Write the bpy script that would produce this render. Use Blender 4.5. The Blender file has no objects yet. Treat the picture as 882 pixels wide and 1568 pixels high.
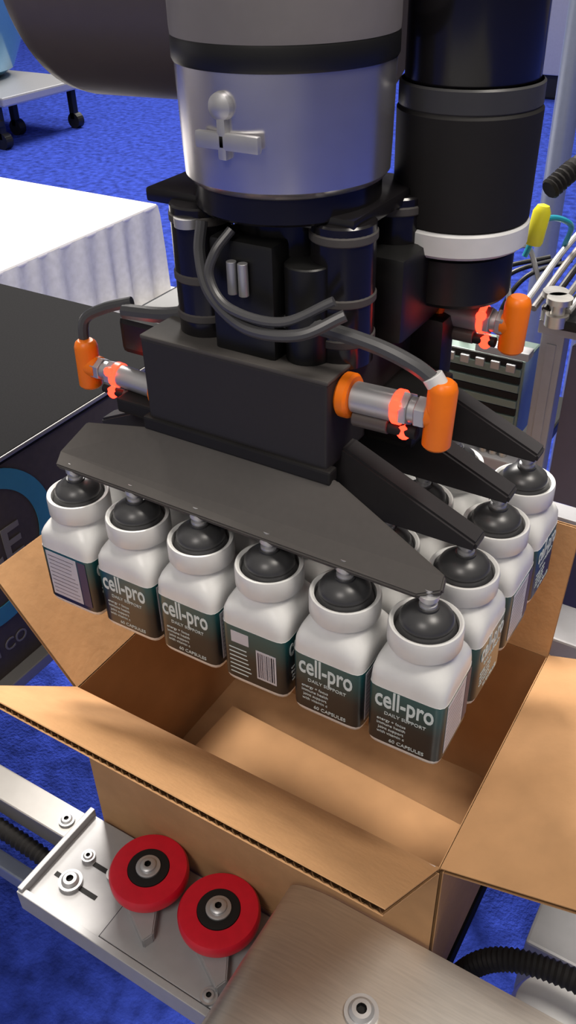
import bpy, bmesh, math, random
from mathutils import Vector, Matrix
random.seed(4)
S=0.07; ZO=18.0
scene=bpy.context.scene
try: scene.view_settings.view_transform='Standard'
except Exception: pass
COL=scene.collection
# ------------------------------------------------------------ materials
def mat(name,col,rough=.5,metal=0,noise=0,nscale=5,bump=0,bscale=30,spec=.5,emit=0,coat=0,stretch=None):
    m=bpy.data.materials.new(name);m.use_nodes=True;nt=m.node_tree;b=nt.nodes['Principled BSDF']
    b.inputs['Base Color'].default_value=(*col,1);b.inputs['Roughness'].default_value=rough;b.inputs['Metallic'].default_value=metal
    b.inputs['Specular IOR Level'].default_value=spec;b.inputs['Coat Weight'].default_value=coat
    if emit: b.inputs['Emission Color'].default_value=(*col,1);b.inputs['Emission Strength'].default_value=emit
    tc=nt.nodes.new('ShaderNodeTexCoord');mp=nt.nodes.new('ShaderNodeMapping');nt.links.new(tc.outputs['Object'],mp.inputs[0])
    if stretch: mp.inputs['Scale'].default_value=stretch
    n=nt.nodes.new('ShaderNodeTexNoise');n.inputs['Scale'].default_value=nscale;n.inputs['Detail'].default_value=5
    nt.links.new(mp.outputs[0],n.inputs['Vector'])
    r=nt.nodes.new('ShaderNodeValToRGB');k=max(noise,.03)
    r.color_ramp.elements[0].position=.3;r.color_ramp.elements[1].position=.7
    r.color_ramp.elements[0].color=(*[c*(1-k) for c in col],1);r.color_ramp.elements[1].color=(*[min(1,c*(1+k)) for c in col],1)
    nt.links.new(n.outputs['Fac'],r.inputs[0]);nt.links.new(r.outputs[0],b.inputs['Base Color'])
    if bump:
        n2=nt.nodes.new('ShaderNodeTexNoise');n2.inputs['Scale'].default_value=bscale;n2.inputs['Detail'].default_value=4
        nt.links.new(mp.outputs[0],n2.inputs['Vector'])
        bp=nt.nodes.new('ShaderNodeBump');bp.inputs['Strength'].default_value=bump;bp.inputs['Distance'].default_value=.05
        nt.links.new(n2.outputs['Fac'],bp.inputs['Height']);nt.links.new(bp.outputs[0],b.inputs['Normal'])
    return m
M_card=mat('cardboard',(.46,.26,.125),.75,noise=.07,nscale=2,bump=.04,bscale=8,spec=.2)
M_cardfloorshade=mat('cardboard_floor_shade',(.30,.165,.08),.8,noise=.10,nscale=2,spec=.15)  # box cardboard darkened: interior shade put into the floor colour
M_cardshade=mat('cardboard_inside_shade',(.38,.215,.105),.8,noise=.08,nscale=1.5,spec=.15)  # same cardboard, colour darkened less, for shade inside the box
M_flute=mat('cardboard_flute',(.20,.11,.05),.9,spec=.1)
M_carpet=mat('blue_carpet',(.033,.062,.40),.95,noise=.45,nscale=1.6,bump=.5,bscale=9,spec=.1)
M_white=mat('white_plastic',(.70,.70,.69),.32,spec=.5)
M_rubber=mat('grey_rubber',(.045,.045,.047),.33)
M_nylon=mat('dark_nylon',(.068,.062,.058),.7,noise=.04,nscale=12,spec=.4)
M_nylon2=mat('dark_nylon_block',(.024,.022,.024),.6,noise=.04,nscale=12,spec=.35)
M_black=mat('black_plastic',(.009,.009,.009),.4,spec=.4)
M_gloss=mat('black_gloss',(.010,.009,.010),.2,spec=.5)
M_matte=mat('black_matte',(.014,.013,.013),.6,spec=.25)
M_greypaint=mat('grey_paint',(.19,.175,.17),.45)
M_armgrey=mat('arm_dark_grey',(.095,.078,.070),.38,spec=.5)
M_steel=mat('brushed_steel',(.70,.67,.62),.36,.9,noise=.08,nscale=2,stretch=(1,14,1))
M_chrome=mat('machined_aluminium',(.74,.72,.73),.24,.9)
M_alu=mat('aluminium',(.52,.52,.53),.40,.65)
M_extr=mat('extrusion_grey',(.42,.42,.44),.45,.1)
M_railgrey=mat('rail_grey',(.27,.26,.25),.35,.4)
M_bracket=mat('anodised_bracket',(.38,.38,.39),.42,.2,noise=.04,nscale=4)
M_orange=mat('orange_plastic',(.90,.19,.006),.38,spec=.4)
M_led=mat('red_led',(1,.035,.015),.3,emit=5)
M_hose=mat('grey_hose',(.065,.065,.068),.35)
M_red=mat('red_urethane',(.66,.008,.028),.38,noise=.06,nscale=6)
M_fabric=mat('white_fabric',(.74,.72,.70),.85,noise=.03,spec=.1)
M_skirt=mat('white_skirt',(.56,.56,.57),.85,noise=.08,nscale=3,spec=.1)
M_panel=mat('dark_panel',(.062,.051,.045),.55,noise=.1,spec=.3)
M_belt=mat('black_belt',(.009,.009,.010),.85,noise=.2,nscale=30,spec=.08)
M_logo=mat('logo_blue',(.035,.21,.35),.5)
M_logog=mat('logo_grey',(.18,.17,.165),.5)
M_mani=mat('manifold_grey',(.22,.30,.27),.4,.3)
M_purple=mat('purple_grey_panel',(.11,.10,.14),.45)
M_yellow=mat('yellow_cap',(.75,.70,.03),.4)
M_teal=mat('teal_tube',(.02,.3,.42),.3)
M_wall=mat('hall_wall',(.22,.20,.20),.8)
M_bluesteel=mat('blue_steel',(.30,.34,.44),.35,.5)
M_glass=mat('tinted_guard',(.10,.26,.40),.15,.2)
M_text=mat('label_print',(.62,.70,.70),.5)
M_labelw=mat('label_white',(.54,.53,.58),.4)
M_labelp=mat('label_purple',(.08,.055,.09),.5)
def label_mat():
    m=bpy.data.materials.new('bottle_label');m.use_nodes=True;nt=m.node_tree;b=nt.nodes['Principled BSDF'];b.inputs['Roughness'].default_value=.3
    tc=nt.nodes.new('ShaderNodeTexCoord');s=nt.nodes.new('ShaderNodeSeparateXYZ');nt.links.new(tc.outputs['Object'],s.inputs[0])
    mr=nt.nodes.new('ShaderNodeMapRange');mr.inputs[1].default_value=-1.62;mr.inputs[2].default_value=-.72
    nt.links.new(s.outputs['Z'],mr.inputs[0]);r=nt.nodes.new('ShaderNodeValToRGB');e=r.color_ramp.elements
    e[0].position=.0;e[0].color=(.012,.012,.014,1);e[1].position=1;e[1].color=(.012,.085,.092,1)
    x=r.color_ramp.elements.new(.42);x.color=(.012,.015,.018,1);x=r.color_ramp.elements.new(.7);x.color=(.009,.055,.060,1)
    nt.links.new(mr.outputs[0],r.inputs[0]);nt.links.new(r.outputs[0],b.inputs['Base Color']);return m
M_label=label_mat()
# ------------------------------------------------------------ mesh helpers
def newobj(name,bm,mats,smooth=False,parent=None,ang=35):
    me=bpy.data.meshes.new(name);bmesh.ops.recalc_face_normals(bm,faces=bm.faces[:]);bm.to_mesh(me);bm.free()
    for m in (mats if isinstance(mats,(list,tuple)) else [mats]): me.materials.append(m)
    if smooth:
        for p in me.polygons: p.use_smooth=True
        try: me.set_sharp_from_angle(angle=math.radians(ang))
        except Exception: pass
    o=bpy.data.objects.new(name,me);COL.objects.link(o)
    if parent: o.parent=parent
    return o
def empty(name):
    o=bpy.data.objects.new(name,None);COL.objects.link(o);return o
def b_box(bm,lo,hi,bev=0,mi=0,mtx=None):
    t=bmesh.new();bmesh.ops.create_cube(t,size=1)
    for v in t.verts: v.co=Vector([lo[i]+(v.co[i]+.5)*(hi[i]-lo[i]) for i in range(3)])
    if bev: bmesh.ops.bevel(t,geom=t.edges[:],offset=bev,segments=2,affect='EDGES',profile=.6)
    if mtx: bmesh.ops.transform(t,matrix=mtx,verts=t.verts[:])
    add(bm,t,mi)
def add(bm,t,mi=0):
    me=bpy.data.meshes.new('t')
    if mi is not None:
        for f in t.faces: f.material_index=mi
    t.to_mesh(me);t.free();bm.from_mesh(me);bpy.data.meshes.remove(me)
def b_lathe(bm,prof,p0,axis=(0,0,1),seg=40,mis=None,mi=0):
    t=bmesh.new();a=Vector(axis).normalized();q=Vector((0,0,1)).rotation_difference(a);rings=[]
    for r,h in prof:
        if r<1e-6: rings.append([t.verts.new(Vector(p0)+q@Vector((0,0,h)))])
        else: rings.append([t.verts.new(Vector(p0)+q@Vector((r*math.cos(2*math.pi*k/seg),r*math.sin(2*math.pi*k/seg),h))) for k in range(seg)])
    for i in range(len(rings)-1):
        A,B=rings[i],rings[i+1];m=mis[i] if mis else mi
        for k in range(seg):
            k2=(k+1)%seg
            if len(A)==1 and len(B)==1: continue
            if len(A)==1: f=t.faces.new((A[0],B[k],B[k2]))
            elif len(B)==1: f=t.faces.new((A[k],A[k2],B[0]))
            else: f=t.faces.new((A[k],A[k2],B[k2],B[k]))
            f.material_index=m
    add(bm,t,None)
def b_cyl(bm,p0,p1,r,mi=0,seg=28,ch=.0,r2=None):
    d=Vector(p1)-Vector(p0);L=d.length;r2=r if r2 is None else r2
    c=ch or min(r*.06,L*.1)
    b_lathe(bm,[(0,0),(r-c,0),(r,c),(r2,L-c),(r2-c,L),(0,L)],p0,d,seg,mi=mi)
def b_sweep(bm,pts,r,mi=0,seg=10,n=10,wav=0,wn=0):
    P=[Vector(p) for p in pts];P=[2*P[0]-P[1]]+P+[2*P[-1]-P[-2]];path=[]
    for i in range(1,len(P)-2):
        for k in range(n):
            u=k/n;a,b,c,d=P[i-1:i+3]
            path.append(.5*((2*b)+(c-a)*u+(2*a-5*b+4*c-d)*u*u+(3*b-a-3*c+d)*u**3))
    path.append(P[-2]);t=bmesh.new();rings=[];nrm=None
    for i,p in enumerate(path):
        tan=(path[min(i+1,len(path)-1)]-path[max(i-1,0)]).normalized()
        if nrm is None: nrm=tan.orthogonal().normalized()
        nrm=(nrm-tan*nrm.dot(tan)).normalized();bn=tan.cross(nrm)
        rr=r*(1+(wav if (i%2) else -wav))
        rings.append([t.verts.new(p+nrm*rr*math.cos(2*math.pi*k/seg)+bn*rr*math.sin(2*math.pi*k/seg)) for k in range(seg)])
    for i in range(len(rings)-1):
        for k in range(seg): t.faces.new((rings[i][k],rings[i][(k+1)%seg],rings[i+1][(k+1)%seg],rings[i+1][k]))
    t.faces.new(rings[0]);t.faces.new(rings[-1]);add(bm,t,mi)
def b_prism(bm,poly,ext,mi=0,bev=0):
    t=bmesh.new();e=Vector(ext);A=[t.verts.new(Vector(p)) for p in poly];B=[t.verts.new(Vector(p)+e) for p in poly];n=len(A)
    t.faces.new(A);t.faces.new(B[::-1])
    for k in range(n): t.faces.new((A[k],B[k],B[(k+1)%n],A[(k+1)%n]))
    bmesh.ops.recalc_face_normals(t,faces=t.faces[:])
    if bev: bmesh.ops.bevel(t,geom=t.edges[:],offset=bev,segments=2,affect='EDGES')
    add(bm,t,mi)
def b_bolt(bm,c,r,mi=0,mi2=1,axis=(0,0,1)):
    b_lathe(bm,[(0,-.05),(r*1.35,-.05),(r*1.35,.03),(r,.03),(r,r*.35),(r*.75,r*.6),(r*.42,r*.62)],c,axis,24,mi=mi)
    b_lathe(bm,[(r*.42,r*.62),(r*.42,r*.2),(0,r*.2)],c,axis,6,mi=mi2)
def text_bm(bm,body,size,mtx,mi,ext=.004,bold=0):
    cu=bpy.data.curves.new('t','FONT');cu.body=body;cu.size=size;cu.extrude=ext;cu.offset=bold;cu.align_x='CENTER';cu.resolution_u=3
    o=bpy.data.objects.new('t',cu);COL.objects.link(o);dg=bpy.context.evaluated_depsgraph_get();dg.update()
    me=bpy.data.meshes.new_from_object(o.evaluated_get(dg));t=bmesh.new();t.from_mesh(me);bmesh.ops.transform(t,matrix=mtx,verts=t.verts[:])
    add(bm,t,mi);bpy.data.objects.remove(o);bpy.data.curves.remove(cu);bpy.data.meshes.remove(me)
# ------------------------------------------------------------ hall
bm=bmesh.new();b_box(bm,(-260,-120,-18.6),(160,260,-18));newobj('floor',bm,M_carpet)
bm=bmesh.new();b_box(bm,(-260,255,-18.6),(160,258,80));newobj('wall_back',bm,M_wall)
bm=bmesh.new();b_box(bm,(-263,-120,-18.6),(-260,258,80));newobj('wall_left',bm,M_wall)
bm=bmesh.new();b_box(bm,(160,-120,-18.6),(163,258,80));newobj('wall_right',bm,M_wall)
# ------------------------------------------------------------ cardboard box
X0,X1,Y0,Y1,ZR,ZB=-.58,5.62,-.33,4.07,-3.77,-7.3
bx=empty('cardboard_box')
def panel(name,o,u,v,Lu,Lv,th=.085,m=M_card,flute=True):
    o=Vector(o);u=Vector(u).normalized();v=Vector(v).normalized();n=u.cross(v).normalized();bm=bmesh.new()
    def slab(a,b,mi):
        t=bmesh.new();vs=[]
        for h in (a,b):
            for (s,w) in ((0,0),(Lu,0),(Lu,Lv),(0,Lv)): vs.append(t.verts.new(o+u*s+v*w+n*h))
        for f in ((0,1,2,3),(7,6,5,4),(0,4,5,1),(1,5,6,2),(2,6,7,3),(3,7,4,0)): t.faces.new([vs[i] for i in f])
        add(bm,t,mi)
    slab(-th/2,-th/2+.014,0);slab(th/2-.014,th/2,0)
    if flute:
        t=bmesh.new();N=int(Lu/.018);pr=None
        for i in range(N+1):
            h=(th/2-.012)*math.sin(i*math.pi/3.2);s=Lu*i/N
            a=t.verts.new(o+u*s+v*.01+n*h);b=t.verts.new(o+u*s+v*(Lv-.004)+n*h)
            if pr: t.faces.new((pr[0],a,b,pr[1]))
            pr=(a,b)
        add(bm,t,1)
    return newobj(name,bm,[m,M_flute],parent=bx)
H=ZR-ZB
panel('front_wall',(X0,Y0,ZB),(1,0,0),(0,0,1),X1-X0,H)
panel('back_wall',(X0,Y1,ZB),(1,0,0),(0,0,1),X1-X0,H,m=M_cardshade)
panel('left_wall',(X0,Y0,ZB),(0,1,0),(0,0,1),Y1-Y0,H,m=M_cardshade)
panel('right_wall',(X1,Y0,ZB),(0,1,0),(0,0,1),Y1-Y0,H)
panel('front_flap',(X0+.02,Y0,ZR),(1,0,0),(0,-1.73,1.63),X1-X0-.04,2.36)
panel('right_flap',(X1,Y0+.02,ZR),(0,1,0),(1,0,.30),Y1-Y0-.04,2.36)
panel('left_flap',(X0,Y0+.02,ZR),(0,1,0),(-1.18,0,1.58),Y1-Y0-.04,2.25)
panel('back_flap',(X0+.02,Y1,ZR),(1,0,0),(0,.41,1.81),X1-X0-.04,2.3)
bm=bmesh.new();b_box(bm,(X0+.04,Y0+.04,ZB),(X1-.04,Y1-.04,ZB+.05));newobj('bottom_panel',bm,M_cardfloorshade,parent=bx)
panel('bottom_inner_flap',(X0+.45,Y0+.1,ZB+.34),(1,-.05,0),(.05,1,0),5.5,3.1,m=M_cardshade)
panel('bottom_cross_flap',(X0+.47,Y0+.15,ZB+.52),(1,0,0),(0,1,.03),5.6,1.3,m=M_cardshade)
bm=bmesh.new()
b_sweep(bm,[(3.4,-.36,ZR+.03),(4.2,-.37,ZR+.05),(5.1,-.36,ZR+.03),(5.55,-.35,ZR+.05)],.025,seg=6)
newobj('glue_seam',bm,M_labelw,True,parent=bx)
# ------------------------------------------------------------ bottles
def se(th,n):
    c,s=math.cos(th),math.sin(th);return (abs(c)**n+abs(s)**n)**(-1/n)
def bottle_mesh():
    bm=bmesh.new();seg=72
    R=[(-1.72,.30,5,0),(-1.735,.37,6,0),(-1.73,.41,8,0),(-1.70,.44,9,0),(-1.65,.455,9,0),(-1.63,.457,9,0),(-1.63,.460,9,1),(-.76,.460,9,0),(-.76,.457,9,0),(-.66,.455,8,0),(-.58,.452,7,0),(-.51,.437,5,0),(-.455,.41,4,0),(-.41,.385,3,0),(-.37,.37,2.4,0),(-.33,.362,2,0),(-.30,.365,2,0),(-.285,.40,2,0),(-.26,.415,2,0),(-.04,.415,2,0),(-.005,.405,2,0),(.0,.385,2,0),(-.02,.355,2,0),(-.25,.35,2,0),(-.25,.01,2,0)]
    rings=[]
    for z,r,n,m in R:
        rings.append([bm.verts.new((r*se(2*math.pi*(k+.5)/seg,n)*math.cos(2*math.pi*(k+.5)/seg),r*se(2*math.pi*(k+.5)/seg,n)*math.sin(2*math.pi*(k+.5)/seg),z)) for k in range(seg)])
    for i in range(len(R)-1):
        for k in range(seg):
            f=bm.faces.new((rings[i][k],rings[i][(k+1)%seg],rings[i+1][(k+1)%seg],rings[i+1][k]));f.material_index=R[i][3]
    bm.faces.new(rings[0]);bm.faces.new(rings[-1])
    d=.4615
    def T(x,z,side,sx=1,sz=1):
        base=Matrix.Translation((x,-d,z))@Matrix.Rotation(math.pi/2,4,'X')@Matrix.Diagonal((sx,sz,1,1))
        return Matrix.Rotation(side*math.pi/2,4,'Z')@base
    def bar(x0,x1,z0,z1,side,mi):
        t=bmesh.new();bmesh.ops.create_cube(t,size=1)
        for v in t.verts: v.co=Vector((x0+(v.co.x+.5)*(x1-x0),-d+v.co.y*.004,z0+(v.co.z+.5)*(z1-z0)))
        bmesh.ops.transform(t,matrix=Matrix.Rotation(side*math.pi/2,4,'Z'),verts=t.verts[:]);add(bm,t,mi)
    for side in (0,2):
        text_bm(bm,"cell-pro",.24,T(0,-1.04,side,.95,1.6),2,.002,.004)
        text_bm(bm,"DAILY SUPPORT",.07,T(0.02,-1.16,side),2,.002)
        for q in range(4): text_bm(bm,["energy + focus","immune health","joint support","with vitamin c"][q],.06,T(-.14,-1.27-.07*q,side),2,.002)
        text_bm(bm,"60 CAPSULES",.075,T(.06,-1.59,side),2,.002)
    bar(-.34,.2,-1.56,-.80,1,3)
    for q in range(10): bar(-.31,.17-.1*random.random(),-1.51+.07*q,-1.495+.07*q,1,4)
    bar(.22,.36,-1.56,-.80,1,4)
    bar(.05,.33,-1.5,-1.02,3,3);x=.07
    while x<.31:
        w=random.choice([.008,.014,.02]);bar(x,x+w,-1.47,-1.05,3,4);x+=w+.012
    bar(-.3,-.05,-1.02,-.84,3,3)
    for q in range(7): bar(-.34,-.02-.08*random.random(),-1.55+.07*q,-1.535+.07*q,3,2)
    me=bpy.data.meshes.new('supplement_bottle');bmesh.ops.recalc_face_normals(bm,faces=bm.faces[:]);bm.to_mesh(me);bm.free()
    for m in (M_white,M_label,M_text,M_labelw,M_labelp): me.materials.append(m)
    for p in me.polygons: p.use_smooth=True
    me.set_sharp_from_angle(angle=math.radians(40));return me
BM=bottle_mesh();PY=1.048
for j in range(4):
    for i in range(6):
        o=bpy.data.objects.new('supplement_bottle',BM);COL.objects.link(o);o.location=(i+random.uniform(-.01,.01),j*PY,0)
        rot={(0,0):-1,(3,0):1}.get((i,j),0 if j==0 else random.choice([0,0,1,2,3]))
        o.rotation_euler=(0,0,rot*math.pi/2+random.uniform(-.02,.02))
# ------------------------------------------------------------ vacuum gripper
gr=empty('vacuum_gripper')
bm=bmesh.new()
for j in range(4):
    for i in range(6):
        c=(i,j*PY,0)
        b_lathe(bm,[(0,-.2),(.30,-.2),(.335,-.14),(.34,-.09),(.315,-.03),(.30,.0),(.305,.03),(.28,.09),(.21,.15),(.15,.18),(.12,.19),(.12,.22),(0,.22)],c,seg=32,mi=0)
        b_lathe(bm,[(0,.21),(.10,.21),(.10,.26),(.075,.27),(.075,.31),(.11,.32),(.11,.38),(.06,.39),(.06,.46),(0,.46)],c,seg=18,mi=1)
newobj('suction_cups',bm,[M_rubber,M_alu],True,gr)
bm=bmesh.new()
b_prism(bm,[(-.2,-.12,.42),(4.9,-.12,.40),(5.14,-.02,.48),(5.12,.10,.60),(3.6,.52,1.05),(1.1,.50,1.03),(-.02,.38,.86),(-.25,.05,.52)],(0,.06,-.10),bev=.02)
b_box(bm,(-.15,-.05,.34),(5.0,.12,.40),.02)
newobj('front_cup_bar',bm,M_nylon,False,gr)
for j in (1,2,3):
    bm=bmesh.new();y=j*PY-.08
    b_prism(bm,[(5.16,y-.12,.40),(5.18,y-.12,.52),(3.5,y-.12,1.25),(1.2,y-.12,1.25),(-.25,y-.12,.6),(-.2,y-.12,.40)],(0,.30,0),bev=.03)
    newobj('cup_bar_%d'%j,bm,M_nylon2,False,gr)
bm=bmesh.new();b_box(bm,(.98,.5,1.12),(3.48,2.7,2.2),.03);newobj('vacuum_block',bm,M_nylon2,False,gr)
bm=bmesh.new();b_box(bm,(.97,.50,2.19),(3.49,1.6,2.24),.02);newobj('block_cover',bm,M_nylon,False,gr)
bm=bmesh.new();b_box(bm,(.4,2.72,1.15),(3.7,3.5,2.2),.05);b_box(bm,(.0,1.2,1.5),(1.0,3.0,2.0),.08);b_box(bm,(3.45,1.4,1.1),(4.1,2.6,1.6),.08);newobj('rear_block',bm,M_black,False,gr)
bm=bmesh.new();b_box(bm,(.9,.45,.98),(3.55,.62,1.16),.03);b_box(bm,(.35,.6,1.0),(1.0,.95,1.2),.03);newobj('lower_rail',bm,M_matte,False,gr)
def fitting(name,p,d,L=1.2,k=1.0):
    bm=bmesh.new();p=Vector(p);d=Vector(d)
    def at(t): return p+d*(t*L)
    b_cyl(bm,at(0),at(.14),.25*k,0,24,.03);b_cyl(bm,at(.14),at(.60),.17*k,1)
    b_cyl(bm,at(.60),at(.68),.19*k,2);b_cyl(bm,at(.68),at(.76),.19*k,1,6);b_cyl(bm,at(.76),at(.84),.14*k,1);b_cyl(bm,at(.84),at(.95),.18*k,1,6)
    c=at(1.06)
    h=.37*k
    b_lathe(bm,[(0,-h),(.13,-h),(.155,-h+.03),(.155,h-.06),(.135,h),(.10,h+.03),(0,h+.03)],c,(.04,0,1),20,mi=0)
    b_cyl(bm,at(.9),at(1.06),.15,0)
    b_cyl(bm,at(.16)+Vector((0,-.03,-.23)),at(.55)+Vector((0,-.03,-.23)),.1*k,4)
    b_cyl(bm,at(.55)+Vector((0,-.03,-.25)),at(.85)+Vector((0,-.03,-.25)),.07*k,3)
    b_lathe(bm,[(0,-.06),(.08,-.06),(.08,.03),(0,.06)],at(.72)+Vector((0,-.05,-.26)),(0,-1,0),12,mi=2)
    b_lathe(bm,[(0,-.03),(.06,-.03),(.06,.03),(0,.04)],at(.66)+Vector((0,-.17*k,.1)),(0,-1,.3),12,mi=2)
    newobj(name,bm,[M_orange,M_alu,M_led,M_matte,M_armgrey],True,gr)
fitting('vacuum_sensor_1',(3.48,.85,1.95),(1,0,.03),1.07)
fitting('vacuum_sensor_2',(3.65,3.0,2.15),(1,0,0),.92,.9)
fitting('vacuum_sensor_3',(.95,.9,1.3),(-1,0,.06),1.22,.85)
bm=bmesh.new()
b_box(bm,(.88,1.0,3.62),(3.5,2.75,3.78),.04)
COLS=((1.56,1.10),(3.25,1.25),(1.5,2.4),(3.3,2.4))
for (x,y) in COLS+((2.45,1.5),):
    b_cyl(bm,(x,y,2.15),(x,y,3.7),.345 if (x,y)!=(2.45,1.5) else .6,0,32)
b_cyl(bm,(2.40,1.57,3.7),(2.40,1.57,4.0),1.0,0,48)
newobj('tool_flange',bm,M_gloss,True,gr)
bm=bmesh.new()
for (x,y) in COLS:
    for z in (3.5,2.85,2.4): b_lathe(bm,[(.34,0),(.36,.02),(.36,.09),(.34,.11)],(x,y,z),mi=1)
b_lathe(bm,[(0,0),(.16,0),(.16,.10),(0,.10)],(1.58,.84,3.5),(0,0,1),24,mi=0)
for x in (2.28,2.42): b_cyl(bm,(x,.60,2.95),(x,.60,3.3),.055,0)
newobj('column_collars',bm,[M_alu,M_nylon],True,gr)
bm=bmesh.new()
b_cyl(bm,(3.0,.95,2.2),(3.0,.95,3.3),.25,0);b_box(bm,(1.95,.66,2.2),(2.75,1.2,3.5),.06);b_box(bm,(3.2,1.7,2.2),(3.75,2.9,3.2),.1)
b_box(bm,(3.0,2.6,1.2),(3.9,3.0,2.2),.1)
newobj('valve_body',bm,M_black,True,gr)
bm=bmesh.new()
b_sweep(bm,[(1.85,.72,3.62),(1.88,.6,3.3),(2.1,.45,2.95),(2.6,.35,2.72),(3.2,.4,2.75),(3.6,.65,2.95)],.065)
b_sweep(bm,[(2.25,.68,3.6),(2.15,.5,3.4),(2.12,.42,3.15),(2.4,.35,2.9),(3.0,.4,2.85),(3.5,.6,3.1)],.052)
b_sweep(bm,[(2.35,1.1,2.45),(2.75,.9,2.62),(3.3,.8,2.68),(3.9,.8,2.62),(4.3,.82,2.5),(4.55,.85,2.35)],.085)
b_sweep(bm,[(.2,1.3,2.2),(-.15,1.15,2.1),(-.38,1.0,1.95),(-.38,.92,1.6)],.07)
b_sweep(bm,[(.15,1.2,2.1),(.9,1.2,2.2),(1.5,1.3,2.4)],.10)
newobj('air_hoses',bm,M_hose,True,gr)
bm=bmesh.new();b_cyl(bm,(4.5,.84,2.42),(4.62,.85,2.25),.11,0);newobj('hose_nipple',bm,M_white,True,gr)
# ------------------------------------------------------------ robot arm
ra=empty('robot_arm')
AX=(2.40,1.57,0)
bm=bmesh.new();b_lathe(bm,[(0,3.97),(.98,3.97),(1.03,3.99),(1.08,4.05),(1.09,4.3),(1.105,5.10)],AX,seg=96);newobj('wrist_flange',bm,M_chrome,True,ra)
bm=bmesh.new()
b_lathe(bm,[(0,-.1),(.10,-.1),(.13,0),(.12,.05),(.07,.08),(0,.09)],(2.38,.46,4.82),(0,-1,0),24)
b_box(bm,(2.34,.40,4.35),(2.44,.50,4.75),.03);b_box(bm,(2.08,.40,4.44),(2.80,.48,4.60),.03)
newobj('flange_knob_bars',bm,M_alu,True,ra)  # pale knob and bars standing on the flange front
bm=bmesh.new();b_lathe(bm,[(1.0,5.10),(1.115,5.10),(1.13,5.13),(1.13,5.30),(1.12,5.33),(1.0,5.33)],AX,seg=96);newobj('seal_ring',bm,M_black,True,ra)
bm=bmesh.new();b_lathe(bm,[(1.0,5.32),(1.125,5.33),(1.13,5.4),(1.13,8.2),(1.05,8.35),(0,8.4)],AX,seg=96);newobj('wrist_housing',bm,M_greypaint,True,ra)
bm=bmesh.new();b_lathe(bm,[(0,-.1),(1.25,-.08),(1.45,-.02),(1.54,.1),(1.57,.3),(1.58,4.1),(1.5,4.3),(0,4.35)],(-1.85,3.4,5.72),(1,0,.03),seg=72);newobj('forearm_link',bm,M_armgrey,True,ra)
b=bmesh.new();b_cyl(b,(2.4,3.4,7.1),(2.4,1.57,7.4),1.0,0,48);newobj('elbow_joint',b,M_armgrey,True,ra)
bm=bmesh.new()
c=(3.82,3.0,0)
b_lathe(bm,[(0,2.45),(.62,2.45),(.66,2.5),(.66,3.0),(0,3.0)],c,seg=64,mi=0)
b_lathe(bm,[(0,3.06),(.74,3.06),(.785,3.1),(.785,3.32),(.76,3.35),(.70,3.35)],c,seg=64,mi=3)
b_lathe(bm,[(.72,3.35),(.77,3.37),(.78,4.5),(.75,4.54)],c,seg=64,mi=2)
b_lathe(bm,[(.75,4.53),(.765,4.55),(.765,4.76),(.74,4.78)],c,seg=64,mi=4)
b_lathe(bm,[(.70,4.78),(.71,4.8),(.71,8.3),(.65,8.4),(0,8.4)],c,seg=64,mi=1)
newobj('servo_motor',bm,[M_black,M_gloss,M_matte,M_white,M_rubber],True,ra)
bm=bmesh.new();b_sweep(bm,[(3.1,4.2,8),(3.2,4.2,6.5),(3.15,4.3,5),(3.2,4.0,3.5)],.1);b_sweep(bm,[(3.3,4.4,8),(3.0,4.4,6.0),(3.35,4.4,4.6),(3.2,4.2,3.0)],.07)
b_sweep(bm,[(2.9,4.4,8),(2.85,4.4,6.5),(3.0,4.5,5),(2.9,4.2,3.5)],.12)
newobj('dress_pack_cables',bm,M_black,True,ra)
# ------------------------------------------------------------ side guide with red rollers
sg=empty('side_guide_bracket')
bm=bmesh.new()
b_box(bm,(-.78,-2.18,-7.25),(3.26,-.42,-7.05),.02)
b_box(bm,(-.82,-2.2,-7.35),(-.72,-.40,-6.88),.015)
b_box(bm,(-.82,-2.24,-7.45),(3.26,-2.12,-6.95),.015)
b_box(bm,(.85,-2.1,-7.06),(3.26,-.9,-6.98),.015)
newobj('base_plate',bm,M_bracket,False,sg)
bm=bmesh.new()
for x in (1.04,2.43):
    b_prism(bm,[(x-.15,-1.5,-7.05),(x+.55,-1.9,-7.05),(x+.62,-1.72,-7.05),(x+.2,-1.0,-7.05),(x-.15,-.9,-7.05)],(0,0,.28),bev=.02)
newobj('roller_mounts',bm,M_bracket,False,sg)
bm=bmesh.new();b_box(bm,(-.55,-1.66,-7.06),(.35,-1.58,-7.04));b_box(bm,(-.1,-1.2,-7.06),(.5,-1.12,-7.04));b_box(bm,(.82,-2.1,-7.06),(.85,-.9,-7.03));newobj('adjusting_slots',bm,M_matte,False,sg)
bm=bmesh.new()
for c,r in (((-.2,-1.62,-7.0),.15),((-.25,-1.12,-7.0),.09),((.35,-1.15,-7.0),.1),((.3,-.62,-7.0),.1),((2.9,-1.98,-6.95),.1)): b_bolt(bm,c,r)
newobj('bolts',bm,[M_alu,M_matte],True,sg)
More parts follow.
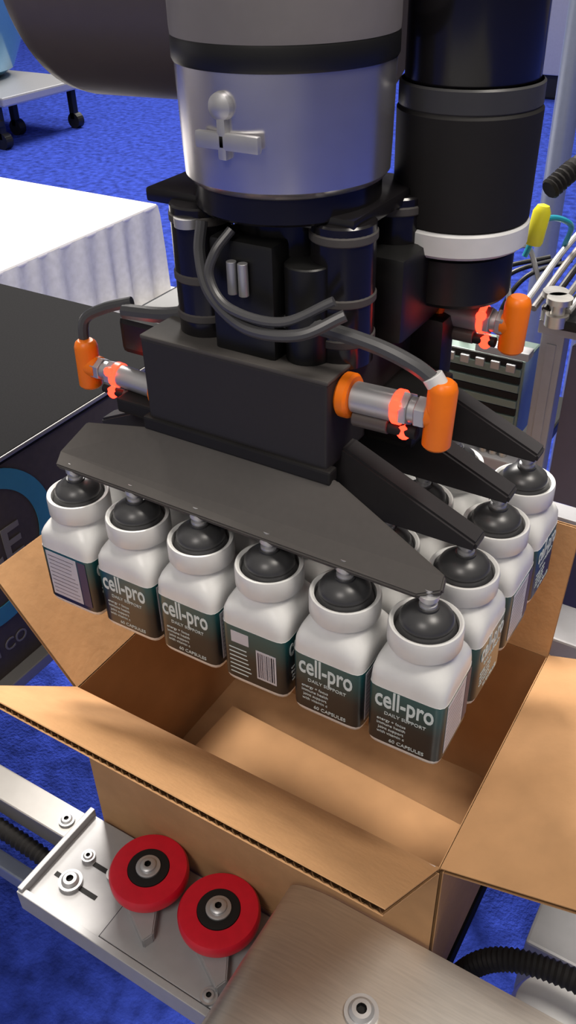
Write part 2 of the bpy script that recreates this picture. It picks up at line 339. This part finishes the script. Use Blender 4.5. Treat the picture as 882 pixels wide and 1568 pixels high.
for k,x in enumerate((1.04,2.43)):
    bm=bmesh.new();c=(x,-1.0,-6.72)
    b_lathe(bm,[(.3,0),(.6,0),(.645,.04),(.65,.08),(.65,.2),(.62,.25),(.56,.26),(.345,.26),(.34,.24)],c,seg=64,mi=0)
    b_lathe(bm,[(.34,.2),(.335,.275),(.31,.28),(.2,.28)],c,seg=48,mi=1)
    b_lathe(bm,[(.2,.27),(.2,.31),(.17,.32),(.13,.32),(.13,.30)],c,seg=32,mi=2)
    b_lathe(bm,[(.13,.30),(.13,.36),(.10,.38),(.055,.38)],c,seg=24,mi=2);b_lathe(bm,[(.055,.38),(.055,.3),(0,.3)],c,seg=6,mi=1)
    b_cyl(bm,(x,-1.0,-6.82),(x,-1.0,-6.6),.2,2)
    newobj('roller_wheel_%d'%(k+1),bm,[M_red,M_matte,M_alu],True,sg)
# stainless guard (folded sheet with broad bend on the left)
bm=bmesh.new();prof=[(3.30,-7.2),(3.36,-6.1)];inner=[]
for k in range(15):
    a=math.pi-k*math.pi/28
    prof.append((4.3+.92*math.cos(a),-5.9+.38*math.sin(a)));inner.append((4.3+.86*math.cos(a),-5.9+.32*math.sin(a)))
prof+=[(15,-5.52),(15,-5.58)]+inner[::-1]+[(3.42,-6.1),(3.36,-7.2)]
b_prism(bm,[(x,-.42,z) for x,z in prof],(0,-6.5,0))
for c in ((5.22,-1.63,-5.5),(8.9,-1.2,-5.5)): b_bolt(bm,c,.17,1,2)
newobj('stainless_guard',bm,[M_steel,M_alu,M_matte],True,ang=30)
# conveyor under the box
cv=empty('box_conveyor')
bm=bmesh.new();b_box(bm,(-.7,-.30,-7.9),(5.7,4.2,-7.36),.03);newobj('belt_bed',bm,M_belt,False,cv)
bm=bmesh.new()
b_box(bm,(-12,-.95,-7.8),(-.9,-.36,-7.3),.03);b_box(bm,(-9,-.36,-8.3),(14,-.2,-7.95),.02);b_box(bm,(-12,4.25,-7.9),(15,4.7,-7.0),.03)
newobj('side_rails',bm,M_railgrey,False,cv)
bm=bmesh.new();b_box(bm,(6.6,1.6,-9.2),(9.0,2.6,-7.6),.05);b_box(bm,(5.7,-.36,-8.6),(14,-.1,-8.2),.03);newobj('motor_cover',bm,M_bracket,False,cv)
bm=bmesh.new();b_box(bm,(-12,-1.5,-9.0),(3.2,-1.2,-8.6),.04);newobj('tie_bar',bm,M_bluesteel,False,cv)
bm=bmesh.new()
for x in (-11.5,13):
    for y in (-.3,3.6): b_box(bm,(x,y,-18),(x+.5,y+.5,-7.9),.04)
newobj('legs',bm,M_alu,False,cv)
bm=bmesh.new();b_bolt(bm,(-1.25,-.65,-7.28),.11);b_bolt(bm,(-4.2,-.65,-7.28),.11);newobj('rail_bolts',bm,[M_alu,M_matte],True,cv)
bm=bmesh.new();b_sweep(bm,[(-7,-1.3,-7.9),(-4,-1.2,-7.8),(-2.5,-1.15,-7.9),(-1.2,-1.15,-8.1),(0,-1.3,-8.6)],.16,n=22,wav=.10,seg=14)
b_sweep(bm,[(5.9,.1,-8.2),(5.95,.15,-7.0),(6.4,.35,-6.3),(7.2,.5,-6.1),(8.3,.5,-6.1),(9.5,.4,-6.2)],.16,n=22,wav=.10,seg=14);newobj('cable_conduits',bm,M_matte,True,cv)
bm=bmesh.new();b_lathe(bm,[(0,0),(.5,0),(.6,.06),(.62,.2),(.55,.36),(.35,.44),(0,.46)],(7.35,.35,-7.2),seg=40);b_cyl(bm,(7.35,.35,-8.4),(7.35,.35,-7.15),.3);newobj('white_cap',bm,M_white,True,cv)
# ------------------------------------------------------------ left black machine with logo panel
lm=empty('infeed_conveyor')
bm=bmesh.new();b_box(bm,(-24,-4,-3.2),(-5.75,10.2,-3.0),.03);newobj('top_belt',bm,M_belt,False,lm)
bm=bmesh.new();b_box(bm,(-24,-4,-8.3),(-5.8,10.1,-3.2),.02);newobj('side_panel',bm,M_panel,False,lm)
bm=bmesh.new();b_box(bm,(-5.85,-4,-8.6),(-5.45,10.1,-8.3),.03);b_box(bm,(-5.8,-4,-3.12),(-5.73,10.2,-3.02),.02);newobj('edge_trim',bm,M_railgrey,False,lm)
bm=bmesh.new()
b_lathe(bm,[(1.45,0),(1.45,.03),(1.9,.03),(1.9,0)],(-5.79,2.4,-5.0),(1,0,0),64,mi=0)
R=Matrix.Rotation(math.pi/2,4,'Z')@Matrix.Rotation(math.pi/2,4,'X')
text_bm(bm,"PACE",1.2,Matrix.Translation((-5.785,1.9,-5.5))@R,1,.01,.02)
text_bm(bm,"AUTOMATION CO",.45,Matrix.Translation((-5.785,.9,-7.7))@R,1,.01)
newobj('logo_sign',bm,[M_logo,M_logog],False,lm)
bm=bmesh.new()
for x in (-22,-6.8):
    for y in (-3,9): b_box(bm,(x,y,-18),(x+.6,y+.6,-8.3),.04)
newobj('legs',bm,M_alu,False,lm)
# ------------------------------------------------------------ white draped table
dt=empty('draped_table')
bm=bmesh.new();b_box(bm,(-52,5,-8.3),(-25,32,-8),.12);newobj('tablecloth',bm,M_fabric,False,dt)
bm=bmesh.new();t=bmesh.new();pth=[]
def edge(a,b):
    L=(Vector(b)-Vector(a)).length;N=int(L/.12);return [Vector(a).lerp(Vector(b),k/N) for k in range(N)]
pth=edge((-25,5),(-25,32))+edge((-25,32),(-52,32))+edge((-52,32),(-52,5))+edge((-52,5),(-25,5))
n=len(pth);cx=Vector((-38.5,18.5));rings=[]
for zi,(z,am) in enumerate(((-8.1,.02),(-8.6,.07),(-10.5,.15),(-13.2,.22))):
    ring=[]
    for k,p in enumerate(pth):
        d=p-cx;dd=Vector((math.copysign(1,d.x) if abs(abs(d.x)-13.5)<.01 else 0,math.copysign(1,d.y) if abs(abs(d.y)-13.5)<.01 else 0))
        q=p+dd*(am*math.sin(k*.45+.8*math.sin(k*.13)+.5*math.sin(k*.037))+.03*zi)
        ring.append(t.verts.new((q.x,q.y,z)))
    rings.append(ring)
for i in range(3):
    for k in range(n): t.faces.new((rings[i][k],rings[i][(k+1)%n],rings[i+1][(k+1)%n],rings[i+1][k]))
add(bm,t,0);newobj('pleated_skirt',bm,M_skirt,True,dt,ang=80)
bm=bmesh.new();b_box(bm,(-53,4,-13.9),(-23.0,33,-13.2),.1);newobj('plinth',bm,M_fabric,False,dt)
bm=bmesh.new();b_box(bm,(-52,5,-18),(-24,32,-13.9),.1);newobj('base',bm,M_skirt,False,dt)
# ------------------------------------------------------------ right pneumatic machine
rm=empty('packaging_machine_frame')
bm=bmesh.new()
for x,y in ((3.65,8),(7.5,8),(3.65,14),(7.5,14)):
    b_box(bm,(x,y,-18),(x+.42,y+.42,-.1),.03);b_box(bm,(x+.12,y-.02,-17),(x+.30,y+.02,-.3),.01)
b_box(bm,(-1,8.5,-4.6),(9,9,-4.2),.03);b_box(bm,(3.6,7.9,-.1),(8,8.5,.15),.03)
b_box(bm,(4.2,6.5,-6.6),(9,7.6,-5.6),.05);b_box(bm,(2.6,7.6,-.55),(3.6,7.9,-.4),.02);b_box(bm,(1.2,7.7,-3.0),(3.6,8.8,-2.75),.03)
newobj('extrusions',bm,M_extr,False,rm)
bm=bmesh.new();b_box(bm,(4.2,8.1,-3.6),(7.4,8.25,-.3),.02);b_box(bm,(-2,9.2,-12),(7.4,9.4,-4.6),.02);newobj('guard_panels',bm,M_purple,False,rm)
bm=bmesh.new();b_box(bm,(3.9,7.6,.15),(8.2,10.5,.35),.06);b_box(bm,(-1,9,-4.2),(3.4,13,-3.9),.05);newobj('black_plates',bm,M_black,False,rm)
bm=bmesh.new();b_box(bm,(1.5,8,-2.5),(3.45,8.9,-.75),.04)
for k in range(5): b_box(bm,(1.6,7.94,-2.38+.33*k),(3.4,8.02,-2.22+.33*k),.02,0)
for k in range(6): b_box(bm,(1.62+.3*k,7.90,-.98),(1.80+.3*k,8.02,-.82),.02,1)
for k in range(5): b_box(bm,(1.6,7.96,-2.2+.33*k),(3.4,8.01,-2.07+.33*k),0,3)
for k in range(5): b_cyl(bm,(1.7+.37*k,8.4,-.75),(1.7+.37*k,8.4,-.5),.09,2)
for k in range(3): b_cyl(bm,(2.9+.2*k,7.9,-2.75),(2.9+.2*k,7.9,-2.5),.08,2)
newobj('valve_manifold',bm,[M_mani,M_alu,M_steel,M_matte],False,rm)
bm=bmesh.new()
for k in range(5): b_sweep(bm,[(3.3+.2*k,7.8,.35+.02*k),(3.5+.22*k,10,1.0),(3.9+.25*k,14,1.4),(4.4+.3*k,20,1.2)],.06,mi=(0,1,2,1,0)[k])
b_sweep(bm,[(3.1,8.2,1.1),(3.3,8.4,1.7),(3.6,9,1.5),(3.4,9.6,.9)],.05,mi=3)
b_sweep(bm,[(2.9,8.3,.2),(2.7,8.6,.9),(2.9,9,1.0),(3.2,9,.4)],.05,mi=0)
for k in range(3): b_sweep(bm,[(2.0+.37*k,8.4,-.5),(2.0+.37*k,8.5,.0),(2.4+.3*k,8.9,.5),(3.2+.2*k,9.5,.7)],.045,mi=2)
newobj('pneumatic_tubes',bm,[M_alu,M_greypaint,M_black,M_teal],True,rm)
bm=bmesh.new()
for k in range(16):
    y=9.5+.55*k;b_box(bm,(4.9,y,1.5),(6.2,y+.12,1.65),.02);b_box(bm,(4.85,y-.1,1.35),(5.0,y+.45,1.85),.03);b_box(bm,(6.1,y-.1,1.35),(6.25,y+.45,1.85),.03)
b_box(bm,(4.7,9.0,1.1),(6.4,18.5,1.3),.05)
newobj('cable_chain',bm,M_black,False,rm)
bm=bmesh.new();b_lathe(bm,[(0,0),(.13,0),(.15,.05),(.15,.55),(.1,.65),(0,.68)],(3.28,8.0,1.4),(.1,.1,1),20,mi=0);b_sweep(bm,[(3.3,8.4,2.2),(3.6,9,2.5),(3.8,10,2.3)],.17,mi=1,n=16,wav=.1);newobj('yellow_connector',bm,[M_yellow,M_matte],True,rm)
bm=bmesh.new()
for p in ((3.8,7.95,.5),(3.95,7.7,.5),(4.6,7.9,.5)): b_lathe(bm,[(0,-.3),(.2,-.3),(.2,-.1),(.12,-.1),(.12,.1),(.22,.1),(.22,.2),(0,.2)],p,seg=20)
newobj('clamp_knobs',bm,M_steel,True,rm)
bm=bmesh.new();b_lathe(bm,[(.5,0),(.5,.6),(.42,.7),(.42,24),(.5,24.1),(.5,24.8),(.42,25),(.42,38)],(-1.4,26,-18),(0,0,1),32);b_lathe(bm,[(.3,0),(.3,38)],(-.2,29,-18),(0,0,1),32);newobj('guard_post',bm,M_bluesteel,True)
# ------------------------------------------------------------ far machine top-left, booth props, added reflectors
fm=empty('distant_machine')
DX,DY=5.0,3.0
bm=bmesh.new()
b_box(bm,(-112+DX,64+DY,-13.4),(-80+DX,78+DY,-12.4),.2);b_box(bm,(-104+DX,62+DY,-12.4),(-84+DX,66+DY,-11.6),.2)
newobj('frame',bm,M_alu,False,fm)
bm=bmesh.new()
for x,y in ((-82,64),(-82,76),(-109,64),(-109,76),(-90,64),(-86,70)):
    x+=DX;y+=DY
    b_box(bm,(x,y,-17),(x+.8,y+.8,-13),.1);b_lathe(bm,[(0,-.5),(.9,-.5),(.9,.5),(0,.5)],(x+.5,y+.5,-17.1),(0,1,0),20)
b_box(bm,(-90+DX,63.5+DY,-15.5),(-81+DX,64.5+DY,-14.8),.1)
newobj('caster_legs',bm,M_black,False,fm)
bm=bmesh.new();b_lathe(bm,[(0,0),(5,0),(7,1),(9.5,6),(10.3,14),(10.6,24),(11,24.5),(0,24.6)],(-90,74,-12.4),seg=48);newobj('hopper',bm,M_glass,True,fm)
bm=bmesh.new();b_box(bm,(18,105,-18),(60,125,10),.3);b_box(bm,(20,104.5,-8),(58,105,6),.1,1);newobj('booth_cabinet',bm,[M_wall,M_labelp],False)
bm=bmesh.new();b_box(bm,(-35,120,-18),(-5,140,0),.3);b_box(bm,(-34,119.5,-15),(-6,120.2,-4),.1,1);newobj('booth_counter',bm,[M_black,M_alu],False)
bm=bmesh.new();b_box(bm,(-70,-60,-18),(-66,10,30),.3);b_box(bm,(-66,-40,-5),(-65.8,0,20),.1,1);newobj('reflection_wall',bm,[M_wall,M_white],False)  # unseen wall with white panel, added for reflections in the metal
bm=bmesh.new();b_box(bm,(-6,-26,-17.6),(22,-10,-10),.3);b_box(bm,(-5.5,-25.5,-18),(21.5,-10.5,-17.6));b_box(bm,(-6.2,-26.2,-10),(22.2,-9.8,-9.6),.1,1)
newobj('reflection_block',bm,[M_labelw,M_bracket],False)  # unseen grey block added to give the chrome neutral reflections

# ------------------------------------------------------------ scale to metres
TM=Matrix.Scale(S,4)@Matrix.Translation((0,0,ZO))
for o in list(scene.objects):
    if o.parent is None: o.matrix_world=TM@o.matrix_basis
# ------------------------------------------------------------ lights
def area(name,loc,size,power,target,col=(1,.96,.9)):
    l=bpy.data.lights.new(name,'AREA');l.energy=power;l.size=size;l.color=col
    o=bpy.data.objects.new(name,l);COL.objects.link(o);o.location=loc
    o.rotation_euler=(Vector(target)-Vector(loc)).to_track_quat('-Z','Y').to_euler()
T0=(.2,.1,.9)
area('ceiling_lamp_1',(-1.1,1.3,4.6),.8,250,T0,(1,.93,.84))
area('ceiling_lamp_2',(1.6,.2,4.8),1.0,95,T0,(1,.93,.84))
area('ceiling_lamp_3',(-3.5,4,5),1.6,290,(-2,2.5,.0),(1,.95,.9))
area('ceiling_lamp_4',(.3,-2.6,4.5),1.2,55,T0,(1,.93,.86))
area('ceiling_lamp_5',(-5,9,6),2.5,600,(-5,7,0),(1,.96,.92))
w=bpy.data.worlds.new('hall');scene.world=w;w.use_nodes=True;bg=w.node_tree.nodes['Background'];bg.inputs[0].default_value=(1,.95,.91,1);bg.inputs[1].default_value=.27
# ------------------------------------------------------------ camera
cd=bpy.data.cameras.new('camera');cd.sensor_fit='VERTICAL';cd.sensor_height=24;cd.lens=20.565;cd.clip_end=100;cd.clip_start=.02
cam=bpy.data.objects.new('camera',cd);COL.objects.link(cam);cam.location=(7.47919*S,-6.66846*S,(6.48994+ZO)*S);cam.rotation_euler=(.94728,.02218,.54688)
scene.camera=cam
